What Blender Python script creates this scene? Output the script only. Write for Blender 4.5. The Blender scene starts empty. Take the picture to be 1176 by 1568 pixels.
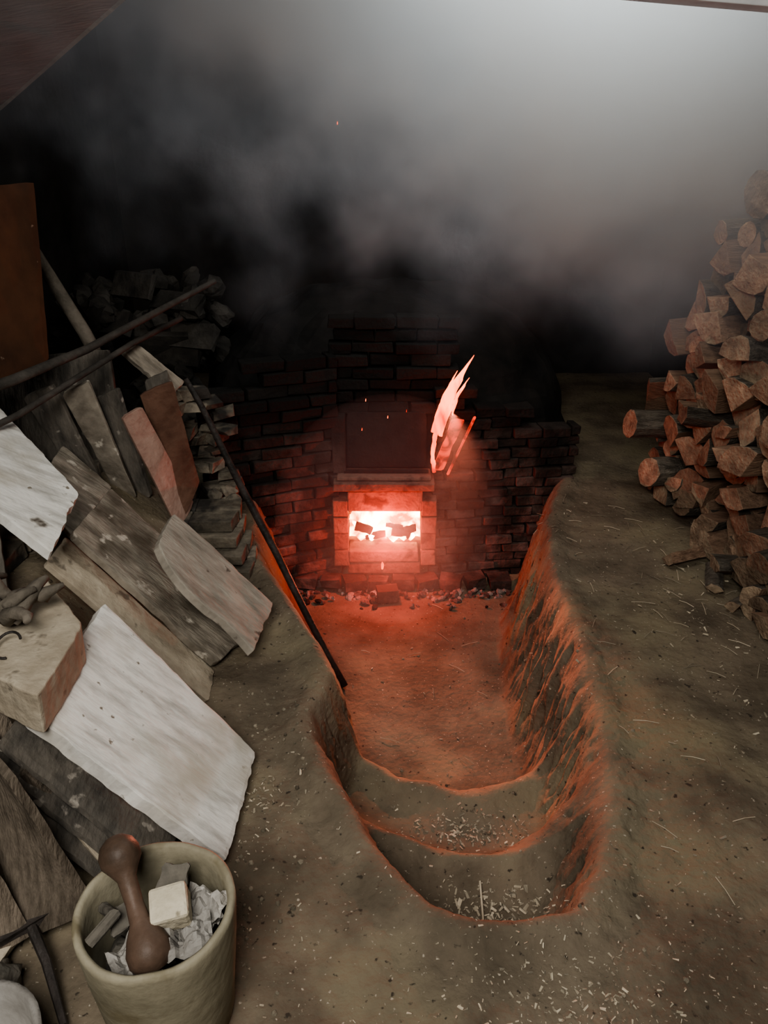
import bpy, math, random
import numpy as np
from mathutils import Vector, Matrix, noise
random.seed(4)
scene=bpy.context.scene
PI=math.pi
P=math.radians(25)
cd=bpy.data.cameras.new('camera'); cam=bpy.data.objects.new('camera',cd); scene.collection.objects.link(cam)
cam.location=(0,0,1.7); cam.rotation_euler=(PI/2-P,0,0)
cd.sensor_fit='VERTICAL'; cd.sensor_height=36; cd.lens=18/(784/1162); cd.clip_start=.05
scene.camera=cam
try: scene.view_settings.look='AgX - Medium High Contrast'
except Exception: pass

# ---------------------------------------------------------------- materials
def mat(name,c1,c2,scale=8,rough=.9,bump=.4,stretch=(1,1,1),var=.35,speck=None,bscale=None,p=(.35,.65),near_black=None,big=None):
    m=bpy.data.materials.new(name); m.use_nodes=True; nt=m.node_tree; N=nt.nodes; L=nt.links
    b=N['Principled BSDF']; b.inputs['Roughness'].default_value=rough
    b.inputs['Specular IOR Level'].default_value=.25
    tc=N.new('ShaderNodeTexCoord'); mp=N.new('ShaderNodeMapping'); mp.inputs['Scale'].default_value=stretch
    L.new(tc.outputs['Object'],mp.inputs[0])
    n=N.new('ShaderNodeTexNoise'); n.inputs['Scale'].default_value=scale; n.inputs['Detail'].default_value=10; n.inputs['Roughness'].default_value=.62
    L.new(mp.outputs[0],n.inputs['Vector'])
    r=N.new('ShaderNodeValToRGB'); r.color_ramp.elements[0].position=p[0]; r.color_ramp.elements[1].position=p[1]
    r.color_ramp.elements[0].color=(*c1,1); r.color_ramp.elements[1].color=(*c2,1)
    L.new(n.outputs['Fac'],r.inputs[0]); col=r.outputs[0]
    def mix(col,src,lo,hi,c):
        q=N.new('ShaderNodeMapRange'); L.new(src,q.inputs['Value']); q.inputs['From Min'].default_value=lo; q.inputs['From Max'].default_value=hi
        mx=N.new('ShaderNodeMix'); mx.data_type='RGBA'; L.new(q.outputs[0],mx.inputs['Factor']); L.new(col,mx.inputs[6]); mx.inputs[7].default_value=(*c,1)
        return mx.outputs[2]
    for s_ in ([big] if big else [])+(speck if isinstance(speck,list) else [speck] if speck else []):
        n2=N.new('ShaderNodeTexNoise'); n2.inputs['Scale'].default_value=s_[1]; n2.inputs['Detail'].default_value=4
        L.new(tc.outputs['Object'],n2.inputs['Vector'])
        col=mix(col,n2.outputs['Fac'],s_[2],s_[2]+(s_[3] if len(s_)>3 else .06),s_[0])
    if near_black:
        sp=N.new('ShaderNodeSeparateXYZ'); L.new(tc.outputs['Object'],sp.inputs[0]); col=mix(col,sp.outputs['Z'],near_black[0],near_black[1],(.012,.011,.01))  # blends colour to near-black over a height range
    if var:
        at=N.new('ShaderNodeAttribute'); at.attribute_name='rnd'
        q=N.new('ShaderNodeMapRange'); L.new(at.outputs['Fac'],q.inputs['Value']); q.inputs['To Min'].default_value=1-var; q.inputs['To Max'].default_value=1+var
        mx=N.new('ShaderNodeVectorMath'); mx.operation='SCALE'; L.new(col,mx.inputs[0]); L.new(q.outputs[0],mx.inputs['Scale'])
        col=mx.outputs[0]
    L.new(col,b.inputs['Base Color'])
    n3=N.new('ShaderNodeTexNoise'); n3.inputs['Scale'].default_value=bscale or scale*4; n3.inputs['Detail'].default_value=8
    L.new(mp.outputs[0],n3.inputs['Vector'])
    bp=N.new('ShaderNodeBump'); bp.inputs['Strength'].default_value=bump; bp.inputs['Distance'].default_value=.02
    L.new(n3.outputs['Fac'],bp.inputs['Height']); L.new(bp.outputs[0],b.inputs['Normal'])
    return m
def emat(name,c1,c2,s1,s2,scale,stretch=(1,1,1)):
    m=bpy.data.materials.new(name); m.use_nodes=True; nt=m.node_tree; N=nt.nodes; L=nt.links
    b=N['Principled BSDF']; b.inputs['Base Color'].default_value=(.02,.01,.01,1)
    tc=N.new('ShaderNodeTexCoord'); mp=N.new('ShaderNodeMapping'); mp.inputs['Scale'].default_value=stretch; L.new(tc.outputs['Object'],mp.inputs[0])
    n=N.new('ShaderNodeTexNoise'); n.inputs['Scale'].default_value=scale; n.inputs['Detail'].default_value=3; n.inputs['Distortion'].default_value=.6
    L.new(mp.outputs[0],n.inputs['Vector'])
    r=N.new('ShaderNodeValToRGB'); r.color_ramp.elements[0].position=.38; r.color_ramp.elements[1].position=.6
    r.color_ramp.elements[0].color=(*c1,1); r.color_ramp.elements[1].color=(*c2,1); L.new(n.outputs['Fac'],r.inputs[0]); L.new(r.outputs[0],b.inputs['Emission Color'])
    q=N.new('ShaderNodeMapRange'); L.new(n.outputs['Fac'],q.inputs['Value']); q.inputs['From Min'].default_value=.38; q.inputs['From Max'].default_value=.6
    q.inputs['To Min'].default_value=s1; q.inputs['To Max'].default_value=s2; L.new(q.outputs[0],b.inputs['Emission Strength'])
    return m
earth=mat('earth',(.100,.080,.057),(.205,.166,.12),3.2,.95,.42,var=0,speck=[((.40,.35,.28),85,.665),((.05,.04,.03),40,.65)],bscale=42,big=((.22,.187,.122),1.6,.5,.15))
near_black=mat('near_black',(.008,.008,.008),(.025,.022,.02),4,var=0)  # soot of the vault, char of the logs
wallm=mat('dark_clay_wall',(.012,.011,.01),(.035,.03,.026),3,var=0)
brick=mat('fire_brick',(.06,.042,.034),(.16,.115,.10),9,.95,.6,near_black=(-.15,.48),big=((.03,.024,.02),5,.46,.12))  # brick colour gets darker towards the top
brickf=mat('stoke_brick',(.13,.085,.065),(.23,.155,.12),9,.95,.5,var=.25,big=((.07,.05,.04),9,.52,.1))
brickd=mat('old_brick',(.09,.08,.065),(.3,.26,.2),9,.95,.5,big=((.05,.045,.04),5,.52,.1))
m_white=mat('white_slab',(.40,.38,.345),(.78,.76,.71),6,.85,.16,stretch=(1,4,1),var=0,speck=[((.22,.19,.15),30,.68),((.5,.46,.39),3.5,.5,.15),((.12,.10,.08),7,.72)],bscale=24,p=(.3,.55))
m_gray=mat('weathered_board',(.14,.12,.095),(.36,.32,.26),6,.9,.4,stretch=(1,4,1),var=0,speck=((.5,.46,.39),14,.62),big=((.09,.075,.055),3,.52,.1))
m_grayl=mat('pale_weathered_board',(.22,.2,.165),(.42,.38,.32),6,.9,.35,stretch=(1,3,1),var=0,speck=((.12,.1,.08),16,.66))
m_grayd=mat('sooty_board',(.06,.055,.048),(.17,.15,.125),6,.9,.4,stretch=(3,1,1),var=0,speck=((.32,.29,.25),18,.64))
m_pink=mat('reddish_board',(.26,.15,.115),(.44,.31,.25),7,.9,.4,var=0)
m_redd=mat('brown_board',(.09,.045,.03),(.17,.095,.065),7,.9,.4,var=0)
m_wood=mat('old_wood',(.1,.08,.06),(.25,.205,.16),9,.85,.5,stretch=(6,1,1),var=.3)
m_tan=mat('tan_block',(.31,.26,.195),(.47,.41,.32),7,.9,.4,var=.15,speck=((.2,.17,.13),12,.6))
m_buck=mat('bucket_clay',(.2,.178,.125),(.36,.325,.24),5,.7,.25,var=0,speck=((.18,.155,.1),9,.58,.1))
m_brwn=mat('beater_wood',(.06,.04,.028),(.14,.09,.065),6,.5,.2,var=0)
m_cream=mat('cream_block',(.42,.37,.27),(.62,.56,.44),14,.9,.3,var=0,speck=((.25,.22,.16),20,.6))
m_cloth=mat('crumpled_cloth',(.2,.185,.165),(.38,.36,.33),7,.7,.4,var=.3)
m_iron=mat('iron',(.02,.018,.016),(.06,.05,.045),14,.55,.3,var=0)
m_door=mat('sooty_door',(.006,.005,.005),(.02,.016,.014),14,.8,.3,var=0)
m_end=mat('cut_wood',(.15,.108,.075),(.33,.25,.172),16,.85,.6,var=.4)
m_split=mat('split_wood',(.15,.092,.062),(.29,.19,.128),12,.85,.7,stretch=(.5,4,4),var=.4)
m_bark=mat('bark',(.06,.05,.04),(.18,.155,.125),16,.95,1,stretch=(.6,3,3),var=.35)
m_chip=mat('chips',(.3,.255,.185),(.5,.44,.34),9,.9,.1,var=.45)
m_orng=mat('orange_board',(.045,.02,.01),(.09,.04,.019),4,.8,.1,var=0,speck=((.3,.22,.16),30,.72))
m_pole=mat('grey_pole',(.08,.07,.055),(.18,.155,.125),10,.8,.3,var=0)
m_poled=mat('dark_pole',(.03,.027,.023),(.08,.07,.06),10,.8,.3,var=0)
m_roof=mat('roof_board',(.17,.15,.13),(.28,.25,.22),5,.8,.3,stretch=(1,5,1),var=0)
m_wbeam=mat('painted_beam',(.6,.6,.6),(.8,.8,.8),6,.7,.1,var=0)
m_rock=mat('rock',(.07,.065,.055),(.2,.18,.15),6,.95,.6,var=.4)
m_rockd=mat('dark_rock',(.02,.018,.016),(.06,.053,.045),6,.95,.6,var=.4)  # same rock with a darker base colour, for the rubble heap
m_ash=mat('ash',(.11,.09,.08),(.28,.25,.22),14,.95,.6,var=.5)
m_peb=mat('pebble',(.13,.11,.08),(.28,.245,.185),14,.95,.3,var=.4)
m_fire=emat('fire',(1,.12,.022),(1,.44,.18),5,34,9)
m_flame=emat('flame',(1,.03,.008),(1,.13,.03),1.4,7,9,(1,1,.35))
m_ember=emat('ember',(.6,.02,.01),(1,.06,.02),.08,1.6,11)

# ---------------------------------------------------------------- mesh builder
def link(o,parent=None):
    scene.collection.objects.link(o)
    if parent: o.parent=parent
    return o
class MB:
    def __init__(s): s.v=[];s.f=[];s.r=[];s.m=[]
    def face(s,f,r,mi): s.f.append(f); s.r.append(r); s.m.append(mi)
    def box(s,M,sz,r=None,j=0,mi=0):
        r=random.random() if r is None else r
        b=len(s.v)
        for d in ((-1,-1,-1),(1,-1,-1),(1,1,-1),(-1,1,-1),(-1,-1,1),(1,-1,1),(1,1,1),(-1,1,1)):
            s.v.append(M@Vector([d[i]*sz[i]/2+random.uniform(-j,j) for i in range(3)]))
        for f in ((0,3,2,1),(4,5,6,7),(0,1,5,4),(1,2,6,5),(2,3,7,6),(3,0,4,7)): s.face([b+i for i in f],r,mi)
    def slab(s,c,th,n=14,m=18,amp=.004,edge=.006,mi=0,side=None,bulge=0):
        """thick sheet from 4 world corners; extruded away from its facing side"""
        c=[Vector(q) for q in c]; nn=(c[1]-c[0]).cross(c[3]-c[0]).normalized()
        if nn.z<-.02 or (abs(nn.z)<=.02 and nn.y>0): nn=-nn
        sd=random.random()*99; r=random.random(); b=len(s.v); cen=(c[0]+c[1]+c[2]+c[3])/4
        for k in (0,1):
            for i in range(n+1):
                for j in range(m+1):
                    u=i/n; v=j/m
                    p=(c[0]*(1-u)+c[1]*u)*(1-v)+(c[3]*(1-u)+c[2]*u)*v
                    if bulge: p+=((c[3]-c[0]).normalized())*bulge*math.sin(u*PI*1.6)*(v-.2)
                    ed=max(abs(u-.5),abs(v-.5))*2
                    q=p+nn*(noise.fractal(p*7+Vector((sd,0,0)),1,2,4)*amp)
                    if ed>.99:
                        cr=.006*max(0,(min(abs(u-.5),abs(v-.5))*2-.9)*10)
                        q+=(cen-p).normalized()*(abs(noise.fractal(p*11+Vector((0,sd,0)),1,2,4))*edge*1.6+edge*.3+cr)-nn*(.002 if k==0 else -.002)
                    s.v.append(q-nn*th*k)
        W=m+1; T=(n+1)*W
        for i in range(n):
            for j in range(m):
                a=b+i*W+j; s.face([a,a+W,a+W+1,a+1],r,mi); s.face([a+T,a+T+1,a+T+W+1,a+T+W],r,mi)
        ring=[i*W for i in range(n)]+[n*W+j for j in range(m)]+[i*W+m for i in range(n,0,-1)]+[j for j in range(m,0,-1)]
        for k in range(len(ring)):
            a=b+ring[k]; d=b+ring[(k+1)%len(ring)]; s.face([a,a+T,d+T,d],r,mi if side is None else side)
    def tube(s,pts,rad,n=10,mi=0,r=None,caps=True,wob=0):
        r=random.random() if r is None else r
        pts=[Vector(p) for p in pts]; rads=rad if isinstance(rad,(list,tuple)) else [rad]*len(pts); b=len(s.v)
        up=Vector((0,0,1))
        for i,p in enumerate(pts):
            t=(pts[min(i+1,len(pts)-1)]-pts[max(i-1,0)]).normalized()
            if abs(t.dot(up))>.95: up=Vector((1,0,0))
            x=t.cross(up).normalized(); y=t.cross(x).normalized()
            for k in range(n):
                a=2*PI*k/n; q=rads[i]*(1+random.uniform(-wob,wob)); s.v.append(p+x*math.cos(a)*q+y*math.sin(a)*q)
        for i in range(len(pts)-1):
            for k in range(n):
                a=b+i*n+k; d=b+i*n+(k+1)%n; s.face([a,d,d+n,a+n],r,mi)
        if caps:
            s.face([b+k for k in range(n)][::-1],r,mi); s.face([b+(len(pts)-1)*n+k for k in range(n)],r,mi)
    def rock(s,c,R,mi=0,n=8,sq=(1,1,1)):
        b=len(s.v); c=Vector(c); r=random.random(); sd=Vector((random.random()*50,)*3)
        M=Matrix.Rotation(random.random()*6,3,Vector((random.random(),random.random(),random.random()+.01)).normalized())
        for i in range(1,n):
            for k in range(n*2):
                th=PI*i/n; ph=PI*k/n
                d=Vector((math.sin(th)*math.cos(ph),math.sin(th)*math.sin(ph),math.cos(th)))
                q=R*(1+.45*noise.fractal(d*1.3+sd,1,2,3)); s.v.append(c+M@Vector([d[a]*sq[a]*q for a in range(3)]))
        s.v.append(c+M@Vector((0,0,R*sq[2]))); s.v.append(c-M@Vector((0,0,R*sq[2]))); t=b+(n-1)*2*n
        for i in range(n-2):
            for k in range(2*n):
                a=b+i*2*n+k; d=b+i*2*n+(k+1)%(2*n); s.face([a,a+2*n,d+2*n,d],r,mi)
        for k in range(2*n):
            s.face([t,b+k,b+(k+1)%(2*n)],r,mi); e=b+(n-2)*2*n; s.face([t+1,e+(k+1)%(2*n),e+k],r,mi)
    def lathe(s,prof,M,n=40,mi=0,wob=0):
        b=len(s.v); r=random.random(); sd=random.random()*30
        for (R,z) in prof:
            for k in range(n):
                a=2*PI*k/n; q=R*(1+wob*noise.noise(Vector((math.cos(a)*2+sd,math.sin(a)*2,z*8))))
                s.v.append(M@Vector((math.cos(a)*q,math.sin(a)*q,z+wob*.3*noise.noise(Vector((math.cos(a)*3,math.sin(a)*3+sd,0))))))
        for i in range(len(prof)-1):
            for k in range(n):
                a=b+i*n+k; d=b+i*n+(k+1)%n; s.face([a,d,d+n,a+n],r,mi)
        s.face([b+k for k in range(n)][::-1],r,mi); s.face([b+(len(prof)-1)*n+k for k in range(n)],r,mi)
    def build(s,name,mats,bevel=0,parent=None,smooth=False):
        me=bpy.data.meshes.new(name); me.from_pydata([tuple(v) for v in s.v],[],s.f)
        a=me.attributes.new('rnd','FLOAT','FACE'); a.data.foreach_set('value',s.r)
        for m in mats: me.materials.append(m)
        me.polygons.foreach_set('material_index',s.m)
        if smooth: me.polygons.foreach_set('use_smooth',[True]*len(s.f))
        o=link(bpy.data.objects.new(name,me),parent)
        if bevel:
            q=o.modifiers.new('bevel','BEVEL'); q.width=bevel; q.segments=2; q.limit_method='ANGLE'
        return o
def empty(name):
    o=bpy.data.objects.new(name,None); return link(o)
def T(x,y,z,rz=0,rx=0,ry=0):
    return Matrix.Translation((x,y,z))@Matrix.Rotation(rz,4,'Z')@Matrix.Rotation(ry,4,'Y')@Matrix.Rotation(rx,4,'X')

# ---------------------------------------------------------------- ground with the stoking trench
rim=[(.118,1.30),(.05,1.38),(.0,1.46),(-.071,1.594),(-.154,1.746),(-.225,1.92),(-.235,2.03),(-.20,2.14),(-.185,2.24),(-.24,2.40),(-.339,2.605),(-.46,2.86),(-.571,3.10),(-.69,3.68),(-.75,4.15),(1.1,4.35),(1.0,4.0),(.83,3.52),(.77,3.1),(.745,2.86),(.735,2.5),(.72,2.18),(.70,1.95),(.665,1.72),(.61,1.55),(.545,1.40),(.46,1.29),(.35,1.265),(.23,1.26)]
def sdist(X,Y):
    d=np.full(X.shape,1e9); ins=np.zeros(X.shape,bool); n=len(rim)
    for i in range(n):
        ax,ay=rim[i]; bx,by=rim[(i+1)%n]
        t=np.clip(((X-ax)*(bx-ax)+(Y-ay)*(by-ay))/((bx-ax)**2+(by-ay)**2),0,1)
        d=np.minimum(d,np.hypot(X-ax-t*(bx-ax),Y-ay-t*(by-ay)))
        c=((ay>Y)!=(by>Y))&(X<(bx-ax)*(Y-ay)/(by-ay+1e-12)+ax); ins^=c
    return np.where(ins,d,-d)
def ss(a,b,x):
    t=np.clip((x-a)/(b-a),0,1); return t*t*(3-2*t)
xs=np.concatenate([np.arange(-2.2,-.85,.04),np.arange(-.85,1.25,.011),np.arange(1.25,2.4,.04)])
ys=np.concatenate([np.arange(-.6,.9,.05),np.arange(.9,4.4,.011),np.arange(4.4,6.6,.06)])
X,Y=np.meshgrid(xs,ys)
nx,ny=len(xs),len(ys)
def fr(sc,o=4,off=0):
    return np.array([noise.fractal(Vector((a*sc,b*sc,off)),1,2,o) for a,b in zip(X.ravel(),Y.ravel())]).reshape(X.shape)
N1=fr(2.2,3); N2=fr(9,4,5); N3=fr(34,3,9)
d=sdist(X,Y)+.013*N2+.006*N3+.015
yy=Y-1.1*(X-.27)**2+.02*N2+.05*N1
F=.235+.165*ss(1.60,1.84,yy)+.20*ss(2.0,2.26,yy)
F-= .075*np.exp(-((yy-1.63)/.085)**2)+.065*np.exp(-((yy-2.05)/.085)**2)
F+=.015*N1
rgt=ss(.2,.45,X); lft=1-rgt
w=.10+.09*rgt*ss(1.3,1.7,Y)+(.02+.11*lft)*ss(1.9,2.8,Y)
S=ss(0,1,d/w)
mound=np.clip((-.62-X)*.75,0,.42)*ss(3.5,3.2,Y)*ss(1.1,1.7,Y)
rimup=.028*np.exp(-((d+.02)/.06)**2)*(1-S)
Z=-F*S+mound+rimup+.014*N1+.005*N2*(1-.5*S)+.0028*N3*(1-.6*S)
wn=4*S*(1-S)*np.clip(F/.4,.3,1)
XX=X+wn*.018*N2+wn*.024*N3; YY=Y+wn*.02*N3
Z=Z+wn*.018*N3
vv=np.stack([XX,YY,Z],-1).reshape(-1,3)
idx=np.arange(nx*ny).reshape(ny,nx)
faces=np.stack([idx[:-1,:-1],idx[:-1,1:],idx[1:,1:],idx[1:,:-1]],-1).reshape(-1,4)
me=bpy.data.meshes.new('ground'); me.from_pydata(vv.tolist(),[],faces.tolist()); me.materials.append(earth)
me.polygons.foreach_set('use_smooth',[True]*len(faces))
g=link(bpy.data.objects.new('ground',me))
def hz(x,y):
    i=min(max(int(np.searchsorted(ys,y)),0),ny-1); j=min(max(int(np.searchsorted(xs,x)),0),nx-1); return float(Z[i,j])

# ---------------------------------------------------------------- room shell
for name,loc,sz,mm in (('wall_back',(0.1,6.55,1.3),(4.6,.1,4),wallm),('wall_left',(-2.15,3,1.3),(.1,7.2,4),wallm),('wall_right',(2.35,3,1.3),(.1,7.2,4),wallm),('ceiling',(0.1,3,3.25),(4.6,7.2,.1),wallm)):
    b=MB(); b.box(Matrix.Translation(loc),sz); b.build(name,[mm])
b=MB(); b.slab([(-2.05,4.15,1.82),(-.80,3.13,2.30),(-.8,1.9,2.75),(-2.05,2.2,2.4)],.03,12,12,.003,.002)
b.tube([(-2.08,4.18,1.80),(-.78,3.12,2.30)],.03,4,mi=0)
b.build('roof_panel',[m_roof])
b=MB(); b.box(T(1.25,2.6,2.125,0,0,math.radians(4.1)),(1.9,.1,.09),j=.004); b.build('roof_beam',[m_wbeam],.004)

# ---------------------------------------------------------------- kiln
K=empty('kiln')
def brick_run(b,p0,p1,z0,z1,bl=.225,bh=.066,dep=.12,skip=None,top=None,j=.006,mi=0):
    p0=Vector(p0);p1=Vector(p1);Ln=(p1-p0).length;dr=(p1-p0)/Ln;ang=math.atan2(dr.y,dr.x)
    r=0;z=z0+bh/2
    while z<z1:
        x=-(r%2)*bl/2+random.uniform(-.03,.03)
        while x<Ln:
            a=max(x,0);e=min(x+bl-.008,Ln); c=(a+e)/2; q=p0+dr*c
            if e-a>.04 and not(skip and skip(q.x,z)) and not(top and z>top(c/Ln)+random.uniform(-.05,.05)):
                b.box(T(q.x+random.uniform(-.004,.004),q.y+random.uniform(-.02,.02),z,ang+random.uniform(-.06,.06),random.uniform(-.03,.03)),(e-a,dep,bh-.007),j=j,mi=mi)
            x+=bl
        z+=bh;r+=1
b=MB()
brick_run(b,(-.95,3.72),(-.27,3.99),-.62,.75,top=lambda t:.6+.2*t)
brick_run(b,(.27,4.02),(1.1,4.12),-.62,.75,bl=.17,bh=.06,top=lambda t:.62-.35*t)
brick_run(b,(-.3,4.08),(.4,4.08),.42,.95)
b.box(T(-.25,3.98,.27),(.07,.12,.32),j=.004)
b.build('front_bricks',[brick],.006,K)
b=MB()
for x in (-.245,.255):
    for z in (-.40,-.295,-.19,-.085): b.box(T(x,3.93,z),(.085,.12,.098),j=.003)
b.box(T(0,3.93,-.388),(.40,.13,.07),j=.004); b.box(T(0,3.95,-.465),(.42,.14,.08),j=.004)
b.box(T(0.005,3.93,-.04),(.42,.12,.125),j=.004)
b.box(T(-.0,3.91,.06),(.56,.16,.05),j=.003); b.box(T(0,3.93,.10),(.52,.14,.022),j=.003)
b.build('stoke_hole_frame',[brickf],.006,K)
b=MB()
for x,sx in ((-.24,.06),(.255,.06)): b.box(T(x,4.25,-.23),(sx,.5,.3))
b.box(T(0,4.25,-.08),(.5,.5,.05)); b.box(T(0,4.25,-.375),(.5,.5,.05)); b.box(T(0,4.52,-.23),(.5,.05,.34))
b.build('firebox',[brickf],0,K)
b=MB()
n=26
for i in range(n+1):
    for k in range(n+1):
        th=PI*i/n; ph=PI/2*k/n*.98
        p=Vector((1.25*math.cos(th)*math.cos(ph*.9),5.05-.9*math.cos(ph)*math.sin(th),-.1+1.1*math.sin(ph)))
        b.v.append(p+Vector((noise.noise(p*6),noise.noise(p*6+Vector((9,0,0))),noise.noise(p*5)))*.04)
for i in range(n):
    for k in range(n):
        a=i*(n+1)+k; b.face([a,a+n+1,a+n+2,a+1],.5,0)
b.build('vault',[near_black],0,K)
b=MB(); b.slab([(-.205,3.96,.13),(.235,3.96,.13),(.235,3.99,.44),(-.205,3.99,.44)],.02,10,10,.003,.002)
b.box(T(.012,3.93,.118),(.47,.03,.012))
b.build('iron_door',[m_door],0,K)
b=MB()
b.slab([(.27,3.93,.12),(.33,3.93,.12),(.44,3.93,.42),(.37,3.94,.42)],.03,4,14,.006,.006,0)
b.slab([(.345,3.91,.10),(.36,3.91,.10),(.50,3.92,.44),(.485,3.92,.44)],.015,3,14,.003,.003,0)
b.build('burning_plank',[m_ember],0,K)
b=MB()
n=24
for i in range(n+1):
    for k in range(n+1):
        x=-.205+.42*i/n; t=k/n; z=-.335+.24*t**1.2; y=4.02+.20*t
        b.v.append(Vector((x,y+.02*noise.noise(Vector((x*22,z*22,3))),z+.02*noise.noise(Vector((x*18,t*6,8))))))
for i in range(n):
    for k in range(n): a=i*(n+1)+k; b.face([a,a+n+1,a+n+2,a+1],.5,0)
for (x,z0,h,lean) in ((-.15,-.33,.10,.01),(-.06,-.33,.08,-.01),(.04,-.34,.12,.01),(.13,-.33,.09,-.01),(.17,-.33,.11,-.01)):
    b.tube([(x+lean*q*3,3.99+.02*q,z0+h*q/5) for q in range(6)],[.022,.026,.024,.018,.01,.002],8,0)
b.build('fire',[m_fire],0,K,True)
b=MB()
for (x,z,l,rz,R) in ((-.12,-.27,.10,.3,.026),(-.05,-.315,.12,-.2,.022),(.10,-.295,.11,.2,.03),(.155,-.275,.07,-.3,.024),(.06,-.255,.1,.15,.014)):
    M=T(x,4.0,z,0,0,rz); b.tube([M@Vector((-l/2+l*q/4,0,.004*math.sin(q*3))) for q in range(5)],R,7,0,wob=.15)
b.build('charred_logs',[near_black],0,K)
b=MB()
def tongue(b,p0,p1,r0,bend=.008,n=22):
    p0=Vector(p0);p1=Vector(p1); pts=[];rr=[]
    for i in range(n):
        t=i/(n-1); p=p0.lerp(p1,t)+Vector((-math.sin(t*PI)*bend*2,0,0)); pts.append(p); rr.append(max(.0012,r0*math.sin(PI*min(1,t*.8+.2))**.8))
    b.tube(pts,rr,12)
for q in (((.275,3.9,.36),(.445,3.9,.74),.030),((.30,3.885,.34),(.41,3.885,.66),.020),((.33,3.9,.46),(.462,3.905,.77),.014),((.285,3.89,.40),(.385,3.89,.70),.012),((.275,3.9,.12),(.30,3.9,.46),.012),((.36,3.9,.45),(.45,3.9,.66),.009)): tongue(b,*q)
for i_,v_ in enumerate(b.v):
    q_=noise.fractal(Vector((v_.x*26,v_.y*22,v_.z*11)),1,2,4); b.v[i_]=v_+Vector((.013*q_,.006*q_,.012*q_))
b.tube([(-.01,3.87,-.47),(-.008,3.865,-.44),(-.01,3.86,-.42)],[.006,.009,.002],6)
b.build('flames',[m_flame],0,K,True)
b=MB()
for k in range(190):
    x=random.uniform(-.6,.72); y=3.84-abs(random.gauss(0,.08)); b.rock((x,y,-.6+random.uniform(-.01,.02)),random.uniform(.008,.032),random.choice((0,0,1)),5,(1,.8,.5))
for k in range(9):
    b.box(T(-.45+.14*k,3.86+random.uniform(-.02,.02),-.545,random.uniform(-.3,.3)),(.12,.1,.06),j=.01,mi=1)
b.box(T(.02,3.72,-.55,.2),(.12,.08,.07),j=.008,mi=1)
b.build('ash_rubble',[m_ash,brick],0,K)

# ---------------------------------------------------------------- firewood stack
b=MB()
def log(b,L,R,kind,M):
    rr=random.random()
    if kind==0: ang=[2*PI*k/12 for k in range(12)]; pts=[(math.cos(a)*R*(1+random.uniform(-.08,.08)),math.sin(a)*R*.88) for a in ang]; bark=[True]*12
    else:
        span={1:PI,2:PI*.62,3:PI*.4}[kind]; m=6
        R2=R*{1:1.2,2:1.5,3:1.8}[kind]
        pts=[(math.cos(-span/2+span*k/m)*R2*(1+random.uniform(-.05,.05)),math.sin(-span/2+span*k/m)*R2) for k in range(m+1)]+[(random.uniform(-.02,.02),random.uniform(-.015,.015))]
        cx=R2*.45; pts=[(p[0]-cx,p[1]) for p in pts]; bark=[True]*m+[False,False]
    n=len(pts); b0=len(b.v); ns=5; tx=random.uniform(-.15,.15); ty=random.uniform(-.15,.15)
    for i in range(ns+1):
        sc=1+random.uniform(-.04,.04); ox=random.uniform(-.005,.005)
        for p in pts: b.v.append(M@Vector((-L/2+L*i/ns+((p[0]*tx+p[1]*ty+random.uniform(-.006,.006)) if i in(0,ns) else 0),p[0]*sc+ox,p[1]*sc)))
    for i in range(ns):
        for k in range(n):
            a=b0+i*n+k; e=b0+i*n+(k+1)%n; b.face([a,e,e+n,a+n],rr,1 if bark[k] else 2)
    b.face([b0+k for k in range(n)][::-1],rr,0); b.face([b0+ns*n+k for k in range(n)],rr,0)
def Htop(y): return 1.6 if y<3.45 else 1.6-(y-3.45)*1.9 if y<3.85 else .66
row=0; z=.06
while z<1.7:
    y=2.15+(row%2)*.06
    while y<4.1:
        st=random.uniform(.10,.18)
        if z<Htop(y)+random.uniform(-.04,.04) :
            R=st*.54
            k=random.choice((0,1,1,2,2,2,3,3))
            M=T(1.74+random.uniform(-.09,.06)+.02*math.sin(z*5),y,z+random.uniform(-.025,.025),random.uniform(-.1,.35)+.15,random.uniform(0,6.28),random.uniform(-.1,.1))
            log(b,random.uniform(.38,.5),R,k,M)
        y+=st*.96
    z+=.105; row+=1
for (x,y,z,rz,ry) in ((1.40,3.92,.40,.1,.02),(1.48,3.9,.60,-.3,-.15),(1.44,3.3,.62,-.2,.1),(1.45,3.75,.2,.3,.05)):
    log(b,.46,.085,random.choice((0,1)),T(x+.15,y,z,rz,random.random()*6,ry))
b.build('firewood_stack',[m_end,m_bark,m_split],.003)
b=MB()
for (x,y,rz) in ((1.52,2.72,.6),(1.45,2.9,1.2),(1.40,3.1,.4),(1.56,2.55,2.0)):
    log(b,.22,.03,2,T(x,y,.03,rz,random.random()*6,0))
b.build('loose_kindling',[m_end,m_bark,m_split])

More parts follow.
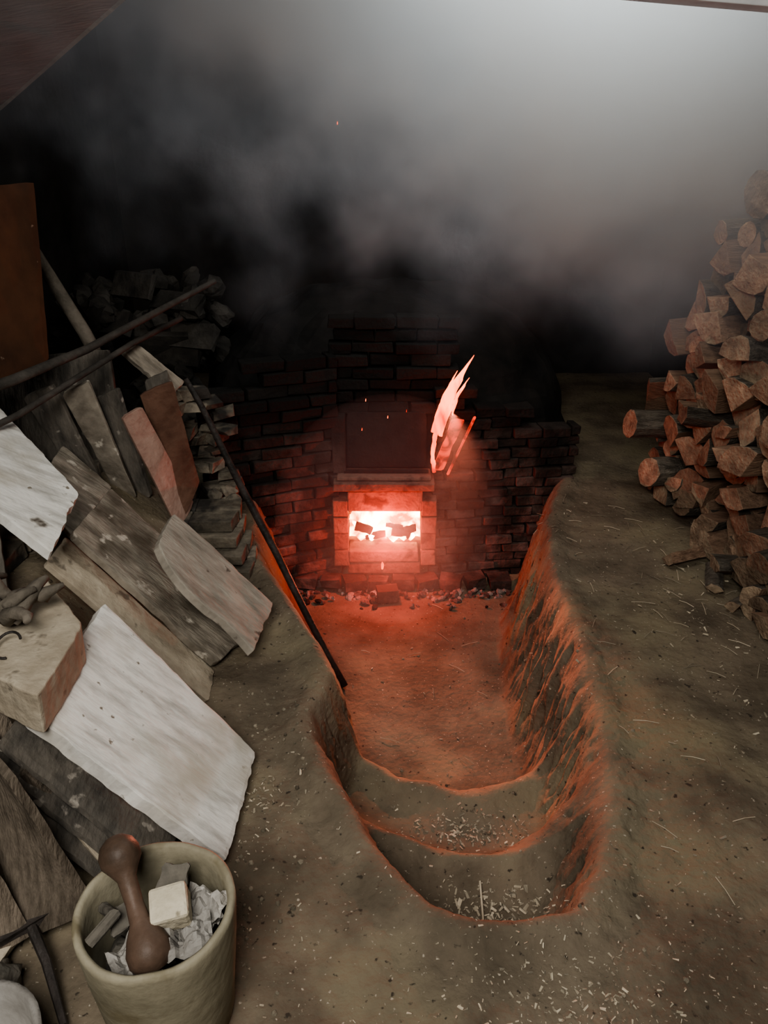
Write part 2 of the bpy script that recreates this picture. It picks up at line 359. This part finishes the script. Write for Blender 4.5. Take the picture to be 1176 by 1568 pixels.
# ---------------------------------------------------------------- left side: leaning kiln boards
def slabobj(name,c,th,mm,**k):
    b=MB(); b.slab(c,th,**k); return b.build(name,[mm],.003)
slabobj('plaster_slab',[(-.836,1.945,.5),(-.385,1.80,.045),(-.404,1.40,.045),(-.843,1.431,.5)],.045,m_white,n=36,m=36,amp=.002,edge=.008)
b=MB()
for k in range(3):
    o=Vector((-.045-.02*k,-.05-.025*k,-.06-.035*k)); b.slab([Vector(q)+o for q in ((-.836,1.85,.5),(-.50,1.75,.14),(-.50,1.38,.14),(-.86,1.431,.52))],.02,edge=.006)
b.build('under_board_stack',[m_grayd])
slabobj('weathered_board',[(-1.055,2.699,.55),(-.483,2.512,.03),(-.605,2.251,.04),(-1.063,2.304,.55)],.03,m_gray,edge=.008)
slabobj('weathered_board',[(-.80,2.62,.48),(-.43,2.58,.10),(-.46,2.20,.10),(-.80,2.36,.48)],.035,m_grayl,edge=.01,bulge=.05)
slabobj('pale_plank',[(-1.118,2.378,.50),(-.610,2.261,.005),(-.599,2.085,.005),(-1.109,2.187,.50)],.025,m_tan,edge=.006)
slabobj('whitewashed_board',[(-1.60,2.9,.92),(-1.04,2.39,.66),(-1.018,2.056,.60),(-1.50,2.25,.90)],.035,m_white,n=26,m=26,edge=.01)
slabobj('grey_green_board',[(-1.30,2.90,.65),(-1.09,2.82,.50),(-1.08,2.36,.50),(-1.24,2.46,.65)],.02,m_gray)
b=MB()
b.slab([(-.99,1.93,.6),(-.79,1.69,.585),(-.79,1.39,.585),(-1.10,1.55,.6)],.12,amp=.004,edge=.006)
b.build('tan_stone_block',[m_tan],.004)
b=MB()
for k in range(8):
    p=Vector((-1.0+random.uniform(-.05,.06),1.68+random.uniform(-.06,.1),.63)); pts=[p]; dd=Vector((random.uniform(-1,1),random.uniform(-1,1),random.uniform(.2,.8))).normalized()
    for q in range(5): p=p+dd*.03; dd=(dd+Vector((random.uniform(-.6,.6),random.uniform(-.6,.6),random.uniform(-.5,.2)))).normalized(); pts.append(p.copy())
    b.tube(pts,[.018,.02,.016,.02,.014,.008],8,wob=.2)
b.build('gnarled_root',[m_pole],0,None,True)
b=MB(); b.tube([Vector((-.93+.03*math.cos(a),1.56+.035*math.sin(a),.61+.015*math.sin(a))) for a in np.linspace(.5,5.0,18)],.0035,6); b.build('bent_wire',[m_iron])
slabobj('reddish_plank',[(-1.06,2.94,.75),(-.99,3.00,.78),(-.88,3.21,.25),(-.90,3.00,.2)],.03,m_pink,n=5,m=14,edge=.004)
slabobj('brown_plank',[(-1.03,3.10,.80),(-.90,3.16,.85),(-.84,3.21,.35),(-.90,3.08,.22)],.03,m_redd,n=6,m=14,edge=.006)
slabobj('sooty_board',[(-1.20,3.09,.80),(-1.09,3.06,.85),(-1.03,3.11,.33),(-1.13,3.12,.33)],.03,m_grayd,edge=.006)
slabobj('sooty_board',[(-1.30,2.98,.85),(-1.19,3.00,.90),(-1.08,3.05,.36),(-1.18,3.08,.36)],.03,m_gray,edge=.006)
slabobj('sooty_board',[(-1.44,2.95,.84),(-1.31,2.95,.90),(-1.18,3.0,.40),(-1.29,3.02,.40)],.03,m_grayd,edge=.006)
slabobj('pale_plank',[(-1.14,3.27,.95),(-1.08,3.34,.96),(-.90,3.37,.78),(-.93,3.26,.74)],.03,m_gray,edge=.008)
slabobj('sooty_board',[(-1.05,3.25,.82),(-.95,3.28,.86),(-.90,3.28,.30),(-1.0,3.25,.30)],.025,m_grayd,edge=.006)
slabobj('old_shelf_board',[(-1.75,3.3,.9),(-1.2,3.3,.95),(-1.15,3.15,.3),(-1.7,3.1,.3)],.03,m_grayd,edge=.006)
slabobj('old_shelf_board',[(-1.95,2.9,.95),(-1.55,2.95,.95),(-1.45,2.6,.4),(-1.9,2.5,.4)],.03,m_wood,edge=.006)
slabobj('old_shelf_board',[(-1.95,2.3,.95),(-1.35,2.45,.88),(-1.15,2.0,.45),(-1.8,1.9,.4)],.03,m_grayd,edge=.006)
b=MB()
for lv in range(4):
    z=.03+lv*.058; x1=-.58-.03*lv; y0=2.90+.05*lv
    for i in range(2):
        for jx in range(2): b.box(T(x1-.11-jx*.2+random.uniform(-.01,.01),y0+.06+i*.13,z,random.uniform(-.08,.08)),(.2,.12,.052),j=.006)
b.build('brick_steps',[brickd],.005)
b=MB()
for r in range(12):
    z=.03+.06*r
    for i in range(3):
        if random.random()<.15: continue
        b.box(T(-1.0+.085*i+random.uniform(-.04,.04)+(.03 if r<5 else 0),3.46+random.uniform(-.04,.04)+.04*i,z,random.uniform(-.8,.8),random.uniform(-.1,.1)),(random.uniform(.06,.16),random.uniform(.06,.11),random.uniform(.035,.055)),j=.016)
for k in range(40): b.rock((-.80+random.uniform(-.08,.08),3.38+random.uniform(-.1,.1),.02+random.uniform(0,.22)),random.uniform(.015,.04),0,5)
b.build('broken_bricks',[brickd],.004)
b=MB()
for k in range(70):
    x=random.uniform(-1.9,-1.0); z=random.uniform(0,1)**1.3*1.05; b.rock((x,4.6+random.uniform(-.25,.4),z),random.uniform(.05,.12),0,6,(1,.8,.7))
for k in range(8): b.box(T(random.uniform(-1.8,-1.1),4.4,random.uniform(.6,1.1),random.random()*3,random.random()),(.3,.05,.14),j=.01)
b.build('rubble_heap',[m_rockd])
b=MB()
for y in np.arange(1.35,3.2,.23):
    for r in range(8):
        for i in range(3):
            zz=.03+r*.06; x=-1.15-.2*i-(r*.03)
            b.box(T(x,y+random.uniform(-.01,.01),zz,random.uniform(-.04,.04)),(.19,.21,.055),j=.006)
b.build('brick_heap',[brickd],.004)
b=MB(); b.tube([(-1.75,2.55,.86),(-1.31,2.62,.99),(-1.20,3.06,1.0),(-.76,3.53,1.2)],[.02,.02,.018,.012],8); b.build('long_pole',[m_poled],0,None,True)
b=MB(); b.tube([(-1.5,2.42,.80),(-1.32,2.63,.86),(-1.08,3.24,.98),(-.95,3.6,1.02)],.013,8); b.build('thin_pole',[m_poled],0,None,True)
b=MB(); b.tube([(-1.66,3.45,1.65),(-1.32,3.37,1.0),(-1.28,3.36,.9)],[.026,.03,.03],8); b.build('wooden_post',[m_pole],0,None,True)
b=MB(); b.tube([(-.88,3.30,.813),(-.82,3.29,.69),(-.767,3.28,.561),(-.69,3.25,.38),(-.605,3.22,.195),(-.51,3.16,.02),(-.426,3.10,-.15),(-.35,3.05,-.30),(-.274,3.0,-.443),(-.19,2.93,-.585)],[.012,.014,.016,.017,.018,.018,.017,.017,.017,.02],10); b.build('iron_poker',[m_iron],0,None,True)
slabobj('orange_board',[(-1.50,2.6,1.6),(-1.35,3.2,1.62),(-1.33,3.0,.97),(-1.42,2.55,.93)],.02,m_orng,edge=.003,amp=.002)
b=MB()
b.slab([(-.98,1.36,.52),(-.81,1.23,.50),(-.70,1.24,.06),(-.83,1.17,.06)],.025,edge=.004)
b.slab([(-1.02,1.27,.50),(-.92,1.18,.5),(-.83,1.17,.06),(-.93,1.10,.05)],.025,edge=.004)
b.slab([(-.86,1.44,.40),(-.69,1.48,.10),(-.70,1.41,.09),(-.85,1.36,.39)],.02,edge=.004)
b.slab([(-.95,1.50,.50),(-.80,1.44,.10),(-.82,1.38,.10),(-.97,1.42,.50)],.02,edge=.004)
b.slab([(-1.05,1.50,.55),(-.93,1.40,.30),(-.93,1.35,.28),(-1.05,1.42,.55)],.02,edge=.004)
b.build('scrap_planks',[m_wood],.002)
slabobj('pale_slat',[(-.82,1.42,.30),(-.68,1.35,.13),(-.69,1.32,.13),(-.83,1.385,.29)],.02,m_tan,n=4,edge=.003)
slabobj('pale_slat',[(-.93,1.43,.46),(-.78,1.30,.14),(-.80,1.27,.14),(-.95,1.39,.46)],.02,m_grayl,n=4,edge=.003)
slabobj('pale_board',[(-1.05,1.36,.16),(-.82,1.22,.07),(-.86,1.10,.06),(-1.1,1.2,.14)],.03,m_tan,edge=.008)
b=MB(); b.rock((-.87,1.06,.05),.085,0,12,(1,.8,.6)); b.rock((-.98,1.2,.06),.09,0,12,(1,1,.6)); b.build('grey_stone',[m_rock],0,None,True)
b=MB(); b.tube([(-.86,1.24,.10),(-.76,1.12,.06),(-.68,1.0,.03)],[.014,.011,.008],8); b.box(T(-.83,1.2,.09,.7),(.16,.04,.02),j=.004); b.build('old_trowel',[m_iron])
b=MB(); b.lathe([(.10,0),(.13,.1),(.135,.16),(.12,.16),(.11,.03)],T(-.80,.88,0),36); b.build('clay_pot',[m_cloth],0,None,True)

# ---------------------------------------------------------------- bucket
B=empty('tool_bucket'); B.location=(-.457,1.042,0)
b=MB(); b.lathe([(.0,.005),(.118,.005),(.128,.02),(.138,.12),(.15,.24),(.158,.335),(.157,.348),(.150,.352),(.142,.346),(.139,.32),(.132,.24),(.12,.06),(.0,.06)],Matrix.Identity(4),64,wob=.015)
b.build('bucket_body',[m_buck],0,B,True)
b=MB()
for k in range(40):
    a=random.random()*6.28;q=random.random()**.5*.10; b.rock((q*math.cos(a),q*math.sin(a),random.uniform(.12,.24)),random.uniform(.02,.035),0,6)
b.build('scraps',[m_rock],0,B)
b=MB(); p0=Vector((-.075,.05,.43)); p1=Vector((.01,-.085,.325)); ax=(p1-p0); Lb=ax.length; M=Matrix.Translation(p0)@ax.to_track_quat('Z','Y').to_matrix().to_4x4()
prof=[(0,-.04),(.018,-.036),(.033,-.024),(.041,-.005),(.040,.014),(.028,.032),(.019,.048),(.017,Lb*.5),(.02,Lb-.06),(.034,Lb-.035),(.043,Lb-.01),(.042,Lb+.012),(.03,Lb+.03),(0,Lb+.036)]
b.lathe(prof,M,28); b.build('wooden_beater',[m_brwn],0,B,True)
b=MB(); b.box(T(.035,-.01,.355,.25,.25,-.1),(.075,.072,.06),j=.003); b.build('cream_cube',[m_cream],.008,B)
b=MB()
for (x,y,z,r_) in ((.085,-.01,.32,.9),(.08,-.06,.33,.3),(.06,-.03,.31,1.5),(-.03,-.09,.29,2.2),(.09,.03,.31,2.8)):
    b0=len(b.v); n=14; sd=random.random()*40; rr=random.random()
    for i in range(n+1):
        for k in range(n+1):
            p=Vector(((i/n-.5)*.10,(k/n-.5)*.08,0)); p.z=.035*noise.fractal(p*26+Vector((sd,0,0)),1,2,3)
            b.v.append(T(x*.9,y*.9,z,r_)@p)
    for i in range(n):
        for k in range(n): a=b0+i*(n+1)+k; b.face([a,a+n+1,a+n+2,a+1],rr,0)
b.build('crumpled_wrapping',[m_cloth],0,B)
b=MB(); b.slab([(-.01,.085,.37),(.06,.09,.37),(.05,.04,.33),(-.02,.04,.33)],.015,8,8,.01,.01); b.slab([(-.10,.0,.33),(-.06,.03,.34),(-.04,-.03,.32),(-.08,-.05,.31)],.015,8,8,.01,.01)
b.tube([(-.12,.03,.30),(-.07,-.03,.36),(-.11,-.07,.33)],.012,8)
b.build('metal_scrap',[m_rock],0,B)

# ---------------------------------------------------------------- debris
b=MB()
def chip(x,y,s):
    z=hz(x,y)
    M=T(x,y,z+.003,random.random()*6.3,random.uniform(-.4,.4),random.uniform(-.4,.4)); b.box(M,(s,s*random.uniform(.12,.4),.002),j=s*.12)
def clus(n,cx,cy,sx,sy,smin,smax):
    for _ in range(n):
        x=random.gauss(cx,sx);y=random.gauss(cy,sy)
        if x>1.9 or x<-2 or y<.4 or y>4.2: continue
        if x<-.46 and y>1.1: continue
        if (x+.457)**2+(y-1.04)**2<.17**2: continue
        chip(x,y,smin+(smax-smin)*random.random()**2)
clus(320,.30,1.45,.09,.05,.006,.024); clus(220,.27,1.90,.11,.04,.006,.02)
clus(430,.42,1.06,.15,.10,.003,.014); clus(130,-.33,1.4,.06,.35,.003,.012)
clus(160,.9,1.6,.4,.5,.003,.011); clus(200,1.2,2.6,.25,.5,.004,.022); clus(50,.15,3.0,.3,.5,.004,.014); clus(60,-.36,1.66,.035,.05,.005,.02)
clus(150,.3,1.2,.5,.3,.003,.01)
b.build('wood_chip_debris',[m_chip])
b=MB()
for k in range(100):
    x=random.uniform(.75,1.5);y=random.uniform(1.2,3.8)
    if k%5==0: x=random.uniform(-.3,.5); y=random.uniform(2.4,3.7)
    if k%3==1: x=random.uniform(1.1,1.5); y=random.uniform(2.2,3.5)
    a=random.random()*PI; l=random.uniform(.03,.10); z=hz(x,y)+.005
    b.tube([(x-l/2*math.cos(a),y-l/2*math.sin(a),z),(x,y,z+.004),(x+l/2*math.cos(a),y+l/2*math.sin(a),z)],.0013,5)
b.tube([(.275,1.40,hz(.275,1.40)+.01),(.278,1.54,hz(.278,1.54)+.01)],.003,6); b.tube([(.20,1.415,hz(.2,1.415)+.014),(.29,1.425,hz(.29,1.425)+.014),(.40,1.43,hz(.4,1.43)+.014)],.003,6)
b.build('straw_twigs',[m_chip])
b=MB()
for k in range(340):
    x=random.gauss(.55,.5); y=random.uniform(.85,3.6)
    if k%2: x=random.uniform(-.5,-.2); y=random.uniform(.9,2.2)
    if abs(x)>1.5 or (x+.457)**2+(y-1.04)**2<.17**2: continue
    b.rock((x,y,hz(x,y)),.002+.006*random.random()**2,0,4)
b.build('pebbles',[m_peb])
b=MB()
for p in ((-.23,4.2,1.85),(-.1,4,.5),(.02,3.95,.42),(.12,3.9,.47),(-.12,3.92,.36)):
    b.tube([p,(p[0]+.001,p[1],p[2]+.014)],[.002,.001],5)
b.build('sparks',[m_flame])

# ---------------------------------------------------------------- smoke
def volmat(name):
    m=bpy.data.materials.new(name); m.use_nodes=True; nt=m.node_tree; N=nt.nodes; N.clear()
    out=N.new('ShaderNodeOutputMaterial'); vs=N.new('ShaderNodeVolumeScatter'); nt.links.new(vs.outputs[0],out.inputs['Volume'])
    return m,nt,N,nt.links,vs
m,nt,N,L,vs=volmat('smoke')
try: m.cycles.volume_step_rate=4
except Exception: pass
vs.inputs['Color'].default_value=(.74,.86,.97,1); vs.inputs['Anisotropy'].default_value=.1
tc=N.new('ShaderNodeTexCoord'); sp=N.new('ShaderNodeSeparateXYZ'); L.new(tc.outputs['Object'],sp.inputs[0])
n=N.new('ShaderNodeTexNoise'); n.inputs['Scale'].default_value=1.9; n.inputs['Detail'].default_value=3; n.inputs['Roughness'].default_value=.62
L.new(tc.outputs['Object'],n.inputs['Vector'])
def mr(src,a,b_,c,d,t='SMOOTHSTEP'):
    q=N.new('ShaderNodeMapRange'); q.interpolation_type=t; L.new(src,q.inputs['Value'])
    for k,vv_ in zip(('From Min','From Max','To Min','To Max'),(a,b_,c,d)): q.inputs[k].default_value=vv_
    return q.outputs[0]
def mu(a,b_,op='MULTIPLY'):
    q=N.new('ShaderNodeMath'); q.operation=op
    for i,s_ in enumerate((a,b_)):
        if isinstance(s_,(int,float)): q.inputs[i].default_value=s_
        else: L.new(s_,q.inputs[i])
    return q.outputs[0]
sl=mu(sp.outputs['Z'],mu(sp.outputs['X'],.48),'ADD')
sl=mu(sl,mu(mu(n.outputs['Fac'],.5,'SUBTRACT'),3.4),'ADD')
dn=mu(mr(sl,1.15,2.5,0,1),mr(sp.outputs['Z'],.85,1.3,0,1))
dn=mu(dn,1.7); L.new(dn,vs.inputs['Density'])
b=MB(); b.box(Matrix.Translation((.15,4.15,1.75)),(4.0,3.1,1.75)); so=b.build('smoke_cloud',[m])
m,nt,N,L,vs=volmat('fire_haze'); vs.inputs['Color'].default_value=(.9,.8,.8,1); vs.inputs['Density'].default_value=.15
b=MB(); RR=.6
b.lathe([(.001,-RR)]+[(RR*math.sin(PI*i/24),-RR*math.cos(PI*i/24)) for i in range(1,24)]+[(.001,RR)],Matrix.Translation((.03,3.62,.03)),40); b.build('fire_haze',[m],0,None,True)

# ---------------------------------------------------------------- lights
def light(name,t,loc,tgt,e,col,size=1):
    l=bpy.data.lights.new(name,t); l.energy=e; l.color=col
    if t=='AREA': l.size=size
    else: l.shadow_soft_size=size
    o=bpy.data.objects.new(name,l); link(o); o.location=loc
    o.rotation_euler=(Vector(tgt)-Vector(loc)).to_track_quat('-Z','Y').to_euler(); return o
light('doorway_light','AREA',(-.4,-.5,2.6),(-.3,1.8,0),84,(1,.97,.91),1.1)
light('skylight','AREA',(.85,3.4,2.95),(.8,4.0,1),80,(.78,.91,1),.9)
light('fire_light','POINT',(0.01,3.74,-.2),(0,0,0),17,(1,.07,.03),0)
light('flame_light','POINT',(.37,3.8,.5),(0,0,0),1,(1,.12,.04),0)
s1=light('fire_beam','SPOT',(0.01,4.0,-.15),(.28,1.6,-.12),170,(1,.32,.21),0.01); s1.data.spot_size=math.radians(75); s1.data.spot_blend=1
s2=light('flame_beam','SPOT',(.36,3.84,.5),(.36,2.0,-.2),150,(1,.28,.16),0.01); s2.data.spot_size=math.radians(46); s2.data.spot_blend=1
